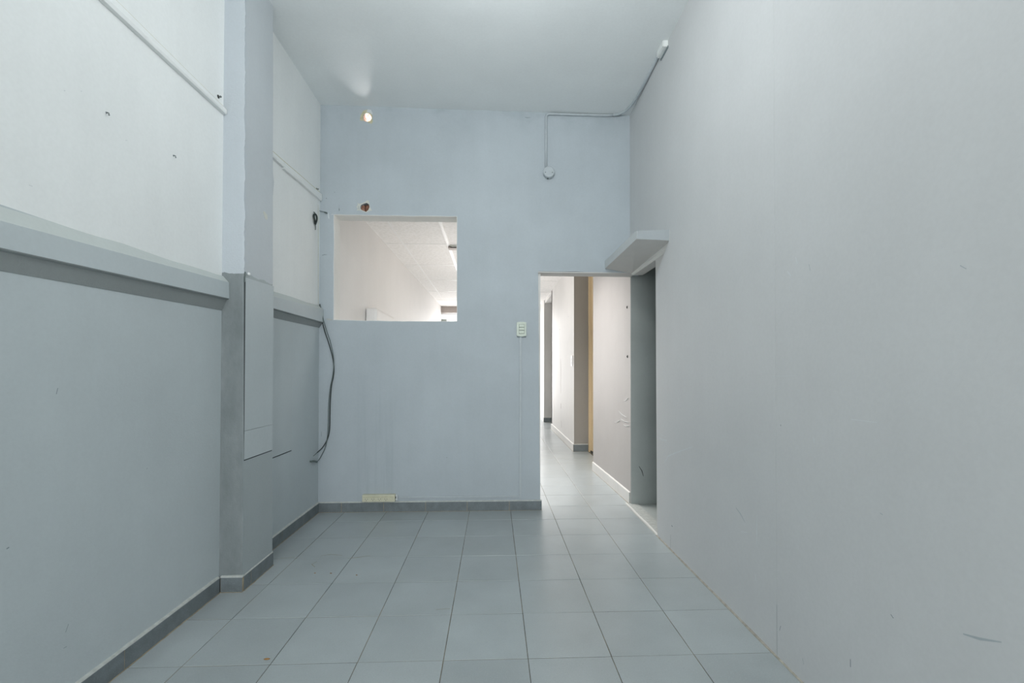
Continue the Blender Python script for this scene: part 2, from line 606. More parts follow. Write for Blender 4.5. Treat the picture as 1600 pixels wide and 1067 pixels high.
LW = lambda pts, w, m: mark(wl, 0, XL - 0.0002, 0.0008, pts, w, m)
LW([(1.657, 0.31), (1.646, 0.287)], 0.003, 'scuff_dark')
LW([(1.639, 0.236), (1.651, 0.235)], 0.003, 'scuff_dark')
LW([(1.454, 0.653)], 0.006, 'scuff_dark')
LW([(1.601, 1.118), (1.606, 1.139)], 0.003, 'scuff_dark')
LW([(1.501, 1.793), (1.512, 1.793)], 0.004, 'scuff_light')
LW([(1.876, 2.129), (1.885, 2.134)], 0.004, 'scuff_light')
LW([(2.007, 0.776), (2.012, 0.78)], 0.006, 'scuff_mid')
LW([(1.616, 2.168)], 0.004, 'scuff_light')
LW([(1.679, 2.205)], 0.004, 'scuff_light')
# cracked strip down the inner corner
mark(wl, 0, XL - 0.0002, 0.0010, [(3.868, 2.60), (3.874, 2.3), (3.880, 2.0), (3.886, 1.76)], 0.006, 'yellow_plaster', 'corner_crack')

# ------------------------------------------------------------------ pillar on the left wall
PX, PY0, PY1 = -1.372, 2.53, 2.862
mb = MB()
rings = []
for i in range(260):
    z = -0.01 + 3.52 * i / 259
    lean = (z - 1.2) * -0.0065
    if z > 1.74:
        n1 = mnoise.noise(Vector((z * 9, 5, 2)))
        n2 = mnoise.noise(Vector((z * 55, 5, 2)))
        j = max(0.0012, 0.005 + 0.006 * n1 + 0.006 * n2)
    else:
        j = 0.0012
    rings.append([(XL - 0.02, PY0, z), (PX + lean - 0.004, PY0, z), (PX + lean + j, PY0 + 0.001, z), (PX + lean + j * .9, PY0 + 0.005, z), (PX + lean, PY0 + 0.0075 + j * .3, z),
                  (PX + lean, PY1 - 0.003, z), (PX + lean - 0.003, PY1, z), (XL - 0.02, PY1, z)])
mb.loft(rings)
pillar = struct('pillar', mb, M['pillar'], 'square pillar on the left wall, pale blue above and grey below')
# cover board on the side of the pillar, cut by a joint near its foot
MB().plate(0, PX - 0.004, PX + 0.0042, [(2.541, 0.869), (2.856, 0.869), (2.856, 1.722), (2.541, 1.712)]).build('cover_board', M['board'], pillar)
MB().plate(0, PX - 0.004, PX + 0.0060, [(2.541, 0.711), (2.852, 0.711), (2.852, 0.867), (2.541, 0.866)]).build('cover_board', M['board'], pillar)
MB().box(PX - 0.003, PX + 0.0035, 2.5365, 2.5405, 0.706, 1.69).build('board_joint', M['gap_dark'], pillar)
MB().box(PX - 0.003, PX + 0.0040, 2.537, 2.851, 0.7045, 0.7105).build('board_joint', M['gap_dark'], pillar)
mark(pillar, 0, PX - 0.0095, 0.0045, [(2.745, 2.148), (2.775, 2.128), (2.79, 2.118)], 0.035, 'offwhite', 'plaster_patch')
t = thing('plaster_blob', (PX, 2.555, 1.735), 'white dab of plaster with a curled strip of paint on the pillar corner', 'plaster dab')
MB().lathe((PX - 0.004, 2.574, 1.738), (1, 0.1, 0), [(0.001, 0), (0.010, 0.003), (0.008, 0.012), (0.002, 0.015)], 10).build('plaster_lump', M['box_white'], t)
MB().tube([(PX - 0.004, 2.545, 1.742), (PX + 0.006, 2.534, 1.736), (PX + 0.004, 2.530, 1.71), (PX + 0.001, 2.534, 1.685)], 0.0035, 6, 5).build('paint_curl', M['grey_cable'], t)

# ------------------------------------------------------------------ back wall with window opening, doorway and two holes
win = [(-1.371, 1.632), (-0.9, 1.622), (-0.5, 1.622), (-0.318, 1.625), (-0.322, 2.537), (-0.75, 2.535), (-1.374, 2.537)]
win_o = wob(win, 0.004, 0.05, 2.0)
round_hole = [(-1.094 + 0.037 * math.cos(a), 3.378 + 0.037 * math.sin(a)) for a in [2 * math.pi * i / 22 for i in range(22)]]
brk = [(-1.142, 2.622), (-1.119, 2.633), (-1.096, 2.640), (-1.076, 2.630), (-1.071, 2.602), (-1.082, 2.577), (-1.100, 2.562), (-1.124, 2.572), (-1.146, 2.584), (-1.150, 2.603)]
outer = [(XL - 0.05, -0.02), (0.400, -0.02), (0.394, 0.6), (0.388, 1.3), (0.381, ZD), (0.70, ZD + 0.002), (1.30, ZD - 0.006), (1.30, 3.66), (XL - 0.05, 3.66)]
outer = wob(outer, 0.003, 0.08, 5.0)
wb = struct('wall_back', MB().plate(1, YB, YB2, outer, [win_o, round_hole, brk]), M['back_wall'], 'blue grey back wall with a window opening and a doorway')

# unpainted plaster on the cheeks of the window opening
def lining(loop, y0, y1, t):
    mb = MB()
    c = Vector((sum(p[0] for p in loop) / len(loop), sum(p[1] for p in loop) / len(loop)))
    inner = []
    for p in loop:
        v = Vector(p)
        inner.append((v.x + (t if v.x < c.x else -t) * (abs(v.x - c.x) > 0.48), v.y + (t if v.y < c.y else -t) * (abs(v.y - c.y) > 0.40)))
    return mb, inner


mb, inner = lining(win_o, YB, YB2, 0.004)
mb.plate(1, YB + 0.0015, YB2 + 0.001, win_o, [inner])
w1 = struct('window_1', mb, M['plaster'], 'unglazed square opening in the blue grey back wall, bare plaster cheeks')

d1 = struct('door_1', MB().box(0.379, 1.24, YB + 0.001, YB2 + 0.001, ZD - 0.010, ZD - 0.002), M['soffit'], 'open doorway right of the back wall, bare grey head')
MB().box(0.384, 0.405, YB + 0.03, YB2 + 0.002, 0.0, ZD - 0.01).build('jamb', M['plaster'], d1)

# plaster scars round the two holes
mb = MB()
patch = [(-1.156, 3.352), (-1.150, 3.392), (-1.127, 3.436), (-1.089, 3.446), (-1.052, 3.424), (-1.050, 3.39), (-1.047, 3.345), (-1.058, 3.324), (-1.083, 3.329), (-1.10, 3.340), (-1.13, 3.350)]
mb.plate(1, YB - 0.0012, YB + 0.002, wob(patch, 0.005, 0.012, 1.0), [[(p[0] * 1.0, p[1]) for p in round_hole]])
mb.build('hole_scar', M['yellow_plaster'], wb)
MB().plate(1, YB - 0.0018, YB + 0.002, wob([(-1.102, 3.424), (-1.088, 3.450), (-1.062, 3.444), (-1.050, 3.42), (-1.052, 3.40), (-1.064, 3.412), (-1.08, 3.420)], 0.004, 0.012, 8.0)).build('hole_scar', M['scuff_light'], wb)
mb = MB()  # ragged lining of the round hole
rr = []
for s in range(7):
    y = YB + 0.001 + s * 0.0248
    rr.append([(-1.094 + (0.0365 + 0.0025 * mnoise.noise(Vector((math.cos(a) * 2, math.sin(a) * 2, y * 40)))) * math.cos(a), y,
                3.378 + (0.0365 + 0.0025 * mnoise.noise(Vector((math.cos(a) * 2, math.sin(a) * 2, y * 40)))) * math.sin(a)) for a in [2 * math.pi * i / 22 for i in range(22)]])
mb.loft(rr, caps=False)
k = NT('pale_brick_lining')
M['pale_brick'] = k.finish(k.mix(k.ramp(k.noise(70, 3), 0.4, 0.6), (0.34, 0.215, 0.17), (0.52, 0.40, 0.34)), 0.9, k.noise(120, 3), 0.6, 0.003, 0.2)
mb.build('hole_lining', M['pale_brick'], wb)

flake = [(-1.174, 2.645), (-1.168, 2.632), (-1.150, 2.630), (-1.124, 2.640), (-1.105, 2.650), (-1.094, 2.662), (-1.078, 2.660), (-1.072, 2.634), (-1.067, 2.602), (-1.056, 2.582), (-1.050, 2.574), (-1.075, 2.570), (-1.1, 2.556), (-1.128, 2.566), (-1.150, 2.574), (-1.180, 2.572), (-1.172, 2.592), (-1.182, 2.604), (-1.170, 2.622)]
MB().plate(1, YB - 0.0015, YB + 0.002, wob(flake, 0.006, 0.01, 4.0), [brk]).build('hole_scar', M['offwhite'], wb)
mb = MB()
mb.plate(1, YB - 0.0022, YB + 0.002, wob([(-1.172, 2.612), (-1.152, 2.620), (-1.152, 2.59), (-1.156, 2.578), (-1.172, 2.585)], 0.004, 0.008, 6.0))
mb.build('hole_scar', M['mortar'], wb)
mb = MB()  # broken brick in the depth of the lower hole
mb.box(-1.16, -1.05, YB + 0.05, YB + 0.10, 2.545, 2.655)
mb.bm.verts.ensure_lookup_table()
mb.loft([[(-1.150, YB + 0.02, 2.57), (-1.118, YB + 0.012, 2.575), (-1.120, YB + 0.015, 2.625), (-1.148, YB + 0.02, 2.62)],
         [(-1.155, YB + 0.06, 2.56), (-1.110, YB + 0.06, 2.57), (-1.112, YB + 0.06, 2.635), (-1.155, YB + 0.06, 2.635)]])
mb.loft([[(-1.108, YB + 0.022, 2.570), (-1.082, YB + 0.018, 2.580), (-1.076, YB + 0.03, 2.615), (-1.105, YB + 0.026, 2.622)],
         [(-1.116, YB + 0.06, 2.555), (-1.068, YB + 0.06, 2.57), (-1.064, YB + 0.06, 2.63), (-1.110, YB + 0.06, 2.63)]])
mb.build('brick', M['brick'], wb)

BW = lambda pts, w, m: mark(wb, 1, YB - 0.0008, 0.001, pts, w, m)
BW([(-1.026, 0.812), (-1.005, 0.834), (-0.983, 0.839), (-0.945, 0.828)], 0.003, 'scuff_mid')
BW([(-0.405, 0.454)], 0.006, 'scuff_dark')
BW([(0.264, 3.412), (0.285, 3.408), (0.314, 3.410)], 0.004, 'scuff_dark')
BW([(-1.471, 2.183), (-1.45, 2.190), (-1.428, 2.189)], 0.006, 'scuff_dark')
BW([(-1.436, 2.668), (-1.436, 2.678)], 0.008, 'scuff_dark')
BW([(-1.367, 2.722), (-1.367, 2.732)], 0.006, 'scuff_dark')
BW([(-1.328, 2.580), (-1.328, 2.62)], 0.005, 'scuff_mid')
BW([(-1.328, 2.568), (-1.328, 2.588)], 0.011, 'scuff_dark')
BW([(-1.466, 0.68), (-1.465, 0.64)], 0.005, 'scuff_dark')
BW([(-1.42, 2.545), (-1.415, 2.50)], 0.016, 'scuff_light')
BW([(-1.395, 2.535), (-1.378, 2.538)], 0.012, 'scuff_light')
BW([(-1.43, 1.640), (-1.38, 1.632)], 0.006, 'yellow_plaster')

# ------------------------------------------------------------------ right wall: three boards on masonry
pa = rect(YR, 0.718, 0.0015, 3.60)
pb = rect(0.719, 1.8668, 0.0015, 3.60)
pc = [(1.8676, 0.0015), (3.258, 0.0015), (3.266, 0.6), (3.274, 1.2), (3.280, 1.896), (3.21, 1.952), (3.03, 2.090), (3.03, 2.162), (YB, 2.162), (YB, 3.60), (1.8676, 3.60)]
wr = struct('wall_right', MB().plate(0, XR + 0.028, 1.30, [(YR, -0.02), (3.345, -0.02), (3.355, 1.2), (3.362, 2.040), (YB - 0.001, 2.040), (YB - 0.001, 3.66), (YR, 3.66)]), M['soffit'], 'masonry behind the pale grey boards of the right wall')
for p in (pa, pb, pc):
    o = MB().plate(0, XR, XR + 0.03, p).build('wall_board', M['right_wall'], wr)
    bv = o.modifiers.new('edge', 'BEVEL')
    bv.width = 0.0008
    bv.segments = 1
    bv.limit_method = 'ANGLE'
mark(wr, 0, XR - 0.0004, 0.0008, [(3.015, 0.002), (3.012, 0.10)], 0.0025, 'scuff_dark', 'board_joint')
mark(wr, 0, XR - 0.0004, 0.0008, [(1.8672, 0.002), (1.8672, 0.16), (1.8672, 0.22)], 0.0013, 'scuff_dark', 'board_joint')
RW = lambda pts, w, m: mark(wr, 0, XR - 0.0005, 0.0008, pts, w, m)
RW([(2.186, 0.529), (2.145, 0.511), (2.107, 0.484)], 0.004, 'scuff_mid')
RW([(2.146, 0.427), (2.091, 0.441)], 0.004, 'scuff_light')
RW([(2.007, 0.549), (2.01, 0.48), (2.013, 0.417)], 0.004, 'scuff_light')
RW([(1.842, 0.144), (1.85, 0.121)], 0.004, 'scuff_dark')
RW([(1.474, 0.24), (1.474, 0.214)], 0.004, 'scuff_dark')
RW([(1.71, 0.095), (1.703, 0.075)], 0.003, 'scuff_mid')
RW([(1.527, 0.197), (1.519, 0.194)], 0.004, 'scuff_light')
RW([(1.353, 0.764), (1.344, 0.761)], 0.004, 'scuff_mid')
RW([(1.318, 0.472), (1.309, 0.465)], 0.004, 'scuff_dark')
RW([(2.988, 0.164)], 0.012, 'scuff_dark')
RW([(3.115, 0.565), (3.05, 0.62), (2.88, 0.679), (2.672, 0.746)], 0.008, 'scuff_light')
RW([(3.219, 0.719), (3.15, 0.716), (3.074, 0.723)], 0.010, 'scuff_light')
RW([(3.18, 0.745), (3.12, 0.75)], 0.008, 'scuff_light')
RW([(2.024, 0.276), (2.019, 0.246)], 0.006, 'scuff_light')
RW([(1.66, 1.605), (1.653, 1.579)], 0.003, 'scuff_mid')
RW([(1.787, 1.606), (1.770, 1.59), (1.764, 1.58)], 0.006, 'scuff_light')
RW([(1.736, 1.65), (1.725, 1.622)], 0.005, 'scuff_light')
RW([(1.834, 0.979), (1.834, 0.972)], 0.006, 'scuff_dark')
RW([(1.106, 1.471), (1.091, 1.459)], 0.004, 'scuff_mid')
RW([(1.108, 0.535), (1.07, 0.545), (1.021, 0.566)], 0.006, 'scuff_mid')
RW([(1.897, 1.178), (1.733, 1.182)], 0.002, 'scuff_light')
RW([(1.463, 1.04), (1.362, 1.041)], 0.003, 'scuff_light')
RW([(1.642, 0.952), (1.639, 0.934)], 0.005, 'scuff_light')
# dusty bead where boards meet the floor
mb = MB()
rings = []
for i in range(90):
    y = YR + (3.27 - YR) * i / 89
    w = 0.008 + 0.006 * abs(mnoise.noise(Vector((y * 9, 2, 0))))
    rings.append([(XR + 0.004, y, -0.004), (XR - w, y, -0.004), (XR - w * .75, y, 0.0035), (XR + 0.004, y, 0.007 + 0.006 * abs(mnoise.noise(Vector((y * 12, 7, 0)))))])
mb.loft(rings)
mb.build('floor_bead', M['bead'], wr)

# concrete slab over the side opening
sl = thing('concrete_slab', (1.08, 3.47, 2.09), 'small painted concrete slab jutting from the right wall over the side opening', 'slab')
mb = MB()
top = lambda y: 2.165 + (y - 3.03) * 0.002
mb.loft([[(0.966, 3.03, 2.098), (1.215, 3.03, 2.090), (1.215, 3.03, 2.168), (0.972, 3.03, 2.156)],
         [(0.967, 3.06, 2.098), (1.215, 3.06, 2.090), (1.215, 3.06, 2.168), (0.968, 3.06, 2.160)],
         [(0.967, YB, 2.094), (1.215, YB, 2.052), (1.215, YB, 2.168), (0.966, YB, 2.164)]])
o = mb.build('slab_body', [M['slab'], M['soffit'], M['slab_lit_side']], sl)
for f in o.data.polygons:
    if f.normal.z < -0.8: f.material_index = 1
    elif f.normal.x < -0.8: f.material_index = 2
bv = o.modifiers.new('edge', 'BEVEL'); bv.width = 0.003; bv.segments = 2
mb = MB()
rings = []
for i in range(24):
    y = 3.06 + (YB - 3.06) * i / 23
    w = 0.007 + 0.005 * mnoise.noise(Vector((y * 18, 4, 0)))
    tz = 2.090 - (y - 3.03) * 0.043
    rings.append([(1.222, y, tz + .003), (1.205 - w * .4, y, tz + .001), (1.207 - w * .6, y, tz - (tz - 2.041) * .55), (1.222, y, 2.0405)])
mb.loft(rings)
mb.build('plaster_edge', M['plaster'], sl)

# side opening (door_2) and the unlit room beyond
d2 = struct('door_2', MB().box(XR + 0.002, 1.30, 3.27, YB2, -0.02, 0.004), M['mortar'], 'open side doorway in the right wall, under the slab')
MB().plate(0, XR - 0.003, XR + 0.012, [(3.26, -0.002), (YB2, -0.002), (YB2, 0.009), (3.9, 0.013), (3.7, 0.009), (3.5, 0.014), (3.26, 0.008)]).build('threshold', M['plaster'], d2)
ws = struct('wall_side_room', MB().box(1.2365 + 0.0015, 3.1, 4.045, 4.15, -0.02, 3.4), M['dark_room'], 'dull grey green wall of the dark room seen through the side opening')
MB().box(1.31, 3.1, 1.2, 1.3, -0.02, 3.4).build('wall', M['dark_room'], ws)
MB().box(3.0, 3.1, 1.3, 4.035, -0.02, 3.4).build('wall', M['dark_room'], ws)
MB().box(1.30, 3.0, 1.3, 4.035, 2.6, 2.7).build('ceiling_panel', M['dark_room'], ws)
MB().box(1.30, 3.0, 1.3, 4.035, -0.02, 0.0).build('floor_screed', M['dark_room'], ws)
mb = MB()
mb.ribbon(1, 4.0435, [(1.31, 0.34), (1.335, 0.30), (1.35, 0.25)], 0.006, 0.002)
mb.build('scuff', M['dark_hole'], ws)

# ------------------------------------------------------------------ rear wall, behind the camera, with an assumed opening, added to light the room
struct('wall_rear', MB().plate(1, YR - 0.1, YR, [(XL - 0.15, -0.02), (1.35, -0.02), (1.35, 3.66), (XL - 0.15, 3.66)], [rect(-1.28, 1.05, 0.28, 3.22)]), M['white_wall'], 'white rear wall with an assumed wide opening behind the camera')
struct('pavement_rear', MB().box(-6, 6, -14, YR - 0.3, -0.2, -0.05), M['pavement'], 'pavement outside the assumed rear opening')
struct('pavement_street', MB().box(-6, 6, YF + 0.4, 26, -0.2, -0.05), M['pavement'], 'street pavement beyond the far front')

# ------------------------------------------------------------------ baseboards of tile strips, with pale mortar on top
def skirt(name, axis, a, d, cuts, h, label, mat='base_tile', z_mort=True):
    """tile strips along a wall; a = wall face, d = direction of thickness, cuts = joints"""
    root = tag(bpy.data.objects.new(name, None), label, 'baseboard', kind='structure')
    root.location = (0, 0, 0)
    COL.objects.link(root)
    th = 0.0125
    for c0, c1 in zip(cuts, cuts[1:]):
        j = random.uniform(-0.0006, 0.0006)
        lo, hi = sorted((a, a + d * (th + j)))
        g = 0.0016
        mb = MB()
        if axis == 0: mb.box(lo, hi, c0 + g, c1 - g, -0.001, h + j, 0.0015)
        else: mb.box(c0 + g, c1 - g, lo, hi, -0.001, h + j, 0.0015)
        mb.build('tile', M[mat], root)
    # grout behind the joints and along the floor
    lo, hi = sorted((a, a + d * (th - 0.0012)))
    mb = MB()
    if axis == 0: mb.box(lo, hi, cuts[0] + 0.001, cuts[-1] - 0.001, -0.001, h - 0.002)
    else: mb.box(cuts[0] + 0.001, cuts[-1] - 0.001, lo, hi, -0.001, h - 0.002)
    mb.build('joint_grout', M['tan_grout'] if mat == 'base_tile' else M['mortar'], root)
    mb = MB()
    rings = []
    n = max(4, int((cuts[-1] - cuts[0]) / 0.03))
    for i in range(n + 1):
        s = cuts[0] + (cuts[-1] - cuts[0]) * i / n
        w = th + 0.004 + 0.0035 * mnoise.noise(Vector((s * 20, a * 3, 0)))
        if axis == 0: rings.append([(a, s, -0.003), (a + d * w, s, -0.003), (a + d * w, s, 0.0010), (a, s, 0.0022)])
        else: rings.append([(s, a, -0.003), (s, a + d * w, -0.003), (s, a + d * w, 0.0010), (s, a, 0.0022)])
    mb.loft(rings).build('floor_joint', M['tan_grout'], root)
    mb = MB()
    rings = []
    for i in range(n + 1):
        s = cuts[0] + (cuts[-1] - cuts[0]) * i / n
        w = th - 0.0005
        u = 0.009 + 0.003 * mnoise.noise(Vector((s * 14, 3, a)))
        z0 = h - 0.0005
        if axis == 0: rings.append([(a - d * .001, s, z0), (a + d * w, s, z0), (a + d * w * .75, s, z0 + u * .6), (a - d * .001, s, z0 + u)])
        else: rings.append([(s, a - d * .001, z0), (s, a + d * w, z0), (s, a + d * w * .75, z0 + u * .6), (s, a - d * .001, z0 + u)])
    mb.loft(rings).build('mortar_bead', M['mortar'] if mat == 'base_tile' else M[mat], root)
    return root


skirt('baseboard_left', 0, XL, 1, [YR, -0.92, -0.57, -0.22, 0.13, 0.48, 0.83, 1.18, 1.535, 1.887, 2.5165], 0.079, 'dark tile baseboard along the left wall, in front of the pillar')
skirt('baseboard_left_pillar_front', 1, PY0, -1, [XL + 0.013, PX + 0.013], 0.079, 'single dark tile on the front foot of the pillar')
skirt('baseboard_left_pillar_side', 0, PX + 0.0005, 1, [2.531, 2.607, 2.862], 0.079, 'grey tile baseboard along the side of the pillar', )
skirt('baseboard_left_corner', 0, XL, 1, [2.864, 3.24, 3.60, YB - 0.013], 0.079, 'dark tile baseboard between pillar and back wall')
skirt('baseboard_back', 1, YB, -1, [XL + 0.001, -1.29, -0.936, -0.582, -0.228, 0.134, 0.414], 0.079, 'dark tile baseboard along the foot of the back wall')

# ------------------------------------------------------------------ fittings on the left wall
def rail(name, pts, thick, label, step_at=None):
    """surface cable trunking: pts = (y, z_bottom, z_top)"""
    t = thing(name, (XL, pts[0][0], pts[0][1]), label, 'trunking')
    mb = MB()
    mb.loft([[(XL - 0.001, y, zb), (XL + thick * .8, y, zb + 0.002), (XL + thick, y, zb + (zt - zb) * .35), (XL + thick * .9, y, zt - 0.002), (XL + thick * .6, y, zt), (XL - 0.001, y, zt)] for y, zb, zt in pts])
    mb.build('trunking_body', M['white_wall'], t)
    mb = MB()
    mb.loft([[(XL - 0.001, y, zt - .002), (XL + 0.004, y, zt - .002), (XL + 0.0025, y, zt + 0.0165), (XL - 0.001, y, zt + 0.0165)] for y, zb, zt in pts])
    mb.build('top_seal', M['yellow_plaster'], t)
    return t


rail('cable_trunking', [(-0.6, 2.60, 2.648), (0.6, 2.594, 2.645), (1.75, 2.592, 2.641), (2.1, 2.596, 2.637), (2.527, 2.604, 2.634)], 0.022, 'long white painted trunking along the upper left wall, ending at the pillar')
rail('cable_trunking', [(2.865, 2.612, 2.649), (3.12, 2.621, 2.660), (3.212, 2.624, 2.664)], 0.020, 'short white trunking end piece behind the pillar on the left wall')
rail('cable_trunking', [(3.214, 2.612, 2.664), (3.5, 2.630, 2.683), (3.7, 2.637, 2.694), (3.905, 2.645, 2.707)], 0.021, 'white trunking high in the left corner, running to the back wall')


def screw(name, p, n, label, cat, r=0.006, mat='metal', group=None, l=0.018):
    t = thing(name, p, label, cat, group)
    nn = Vector(n)
    MB().lathe(p, n, [(r * .5, -0.004), (r * .5, l * .6), (r, l * .6), (r * .9, l * .8), (r * .3, l)], 10).build('screw_head', M[mat], t)
    MB().lathe(Vector(p) - nn * 0.001, n, [(r * 1.7, 0.0), (r * 1.5, 0.003), (r * .6, 0.0035)], 10).build('wall_plug', M['dark_hole'], t)
    return t


def hook(p, label):
    t = thing('wall_hook', p, label, 'hook')
    y, z = p[1], p[2]
    MB().tube([(XL - 0.004, y, z + 0.003), (XL + 0.006, y, z + 0.003), (XL + 0.010, y, z), (XL + 0.010, y, z - 0.007), (XL + 0.013, y, z - 0.005)], 0.0019, 6, 4).build('hook_wire', M['metal'], t)
    MB().lathe((XL - 0.001, y, z + 0.003), (1, 0, 0), [(0.004, 0), (0.0035, 0.003), (0.002, 0.0032)], 10).build('wall_plug', M['scuff_dark'], t)
    return t


hook((XL, 1.784, 2.186), 'small dark hook in the white left wall, nearer the camera')
hook((XL, 2.148, 2.194), 'small dark hook in the white left wall, nearer the pillar')
screw('wall_screw', (XL, 2.482, 2.677), (1, 0, 0), 'dark screw in the left wall above the trunking, beside the pillar', 'screw')
screw('wall_screw', (XL, 3.835, 2.722), (1, 0, 0), 'dark screw above the trunking in the far left corner', 'screw')

t = thing('cable_coil', (XL, 3.785, 2.45), 'coil of dark wire hanging on the white left wall by the corner', 'cable')
mb = MB()
for q, (ry, rz, dx) in enumerate(((0.030, 0.040, 0.008), (0.024, 0.036, 0.014), (0.033, 0.044, 0.011))):
    pts = [(XL + dx + 0.004 * math.sin(a * 2), 3.782 + ry * math.cos(a) + q * 0.002, 2.452 + rz * math.sin(a)) for a in [2 * math.pi * i / 28 for i in range(28)]]
    mb.tube(pts + [pts[0]], 0.0042, 6)
mb.build('wire_loops', M['black_cable'], t)
MB().tube([(XL - 0.004, 3.772, 2.507), (XL + 0.009, 3.773, 2.503), (XL + 0.01, 3.776, 2.492)], 0.004, 6, 4).build('wire_stub', M['grey_cable'], t)
MB().tube([(XL + 0.009, 3.788, 2.41), (XL + 0.008, 3.795, 2.396), (XL + 0.007, 3.80, 2.378), (XL + 0.004, 3.803, 2.368)], 0.0036, 6, 4).build('wire_tail', M['grey_cable'], t)

# ------------------------------------------------------------------ hanging cables in the corner
yc = YB - 0.010
t = thing('hanging_cable', (-1.40, YB, 0.50), 'dark cable drooping down the left end of the back wall', 'cable')
p = [(-1.483, yc, 1.765), (-1.474, yc, 1.70), (-1.462, yc - .004, 1.631), (-1.436, yc - .006, 1.53), (-1.400, yc - .008, 1.425), (-1.368, yc - .008, 1.305), (-1.358, yc - .006, 1.215), (-1.365, yc - .004, 1.14), (-1.379, yc - .002, 1.075),
     (-1.389, yc, 0.949), (-1.391, yc, 0.83), (-1.393, yc, 0.72), (-1.402, yc, 0.65), (-1.424, yc - .004, 0.59), (-1.452, yc - .012, 0.545), (-1.474, yc - .03, 0.520), (-1.480, 3.86, 0.512)]
MB().tube(p, 0.0042, 8, 5).build('cable_sheath', M['black_cable'], t)
MB().tube([(-1.480, 3.862, 0.512), (-1.482, 3.81, 0.502), (-1.482, 3.785, 0.498)], 0.0026, 6, 3).build('bare_end', M['grey_cable'], t)
t = thing('hanging_cable', (-1.41, YB, 0.47), 'thin grey cable hanging beside the dark one, curled end lower', 'cable')
yg = yc - 0.016
p = [(-1.474, yg, 1.765), (-1.460, yg, 1.69), (-1.443, yg, 1.62), (-1.416, yg, 1.53), (-1.386, yg, 1.44), (-1.364, yg, 1.34), (-1.356, yg, 1.25), (-1.366, yg, 1.15), (-1.384, yg, 1.06), (-1.395, yg, 0.95),
     (-1.398, yg, 0.86), (-1.402, yg, 0.70), (-1.412, yg, 0.60), (-1.432, yg, 0.53), (-1.459, yg, 0.475), (-1.476, yg - .004, 0.445), (-1.480, 3.85, 0.437)]
MB().tube(p, 0.0031, 8, 5).build('cable_sheath', M['grey_cable'], t)
MB().tube([(-1.480, 3.852, 0.437), (-1.479, 3.82, 0.446), (-1.479, 3.77, 0.458), (-1.480, 3.725, 0.465)], 0.008, 8, 4).build('cable_end', M['grey_cable'], t)
t = thing('wire_stub', (-1.46, YB, 2.55), 'short stub of wire poking across the corner left of the opening', 'wire')
MB().tube([(-1.492, yc, 2.562), (-1.46, yc - .002, 2.555), (-1.432, yc - .003, 2.546)], 0.0035, 6, 3).build('wire_core', M['scuff_dark'], t)
MB().tube([(-1.447, yc - .003, 2.550), (-1.425, yc - .004, 2.543)], 0.006, 8).build('wire_sleeve', M['grey_cable'], t)

# ------------------------------------------------------------------ conduit run and boxes
t = thing('ceiling_conduit', (0.449, YB, 2.95), 'thin painted conduit running under the ceiling and down the back wall', 'conduit')
r = 0.0105
yq = YB - r * .8
MB().tube([(0.449, yq, 2.945), (0.449, yq, 3.405), (0.453, yq, 3.425), (0.466, yq, 3.438), (0.486, yq, 3.442), (0.7, yq, 3.441), (0.98, yq, 3.441), (1.04, yq - .004, 3.443)], r, 10).build('drop_pipe', M['conduit'], t)
MB().tube([(1.04, yq - .004, 3.443), (1.09, yq - .02, 3.444), (1.13, yq - .07, 3.446), (1.155, yq - .14, 3.448), (1.168, yq - .24, 3.450), (1.174, 3.50, 3.455), (1.176, 3.14, 3.470)], r * 1.05, 10).build('corner_pipe', M['conduit'], t)
t = thing('ceiling_box', (XR, 3.09, 3.47), 'white junction box at the top of the right wall under the ceiling', 'junction box')
mb = MB()
mb.box(XR - 0.030, XR + 0.001, 3.035, 3.155, 3.430, 3.492, 0.004)
mb.build('box_body', M['box_white'], t)
MB().box(XR - 0.036, XR - 0.030, 3.04, 3.15, 3.434, 3.488, 0.002).build('box_cover', M['box_white'], t)
MB().box(XR - 0.006, XR + 0.001, 3.025, 3.16, 3.418, 3.431).build('box_gap', M['scuff_dark'], t)
t = thing('round_box', (0.472, YB, 2.923), 'round painted junction box at the lower end of the conduit', 'junction box')
c = (0.472, YB + 0.001, 2.917)
MB().lathe(c, (0, -1, 0), [(0.046, 0), (0.046, 0.030), (0.044, 0.032), (0.0, 0.032)], 32).build('box_body', M['grey_wall'], t)
MB().lathe((0.470, YB, 2.921), (0, -1, 0), [(0.048, 0.031), (0.048, 0.039), (0.045, 0.042), (0.0, 0.043)], 32).build('box_lid', M['conduit'], t)
for dx, dz in ((-0.03, 0.0), (0.03, 0.0)):
    MB().lathe((0.470 + dx, YB, 2.915 + dz), (0, -1, 0), [(0.0045, 0.041), (0.004, 0.0445), (0.0, 0.045)], 10).build('screw', M['metal'], t)
MB().lathe((0.463, YB - 0.018, 2.8725), (0, 0, -1), [(0.008, 0), (0.008, 0.004), (0.0, 0.004)], 10).build('knockout', M['dark_hole'], t)

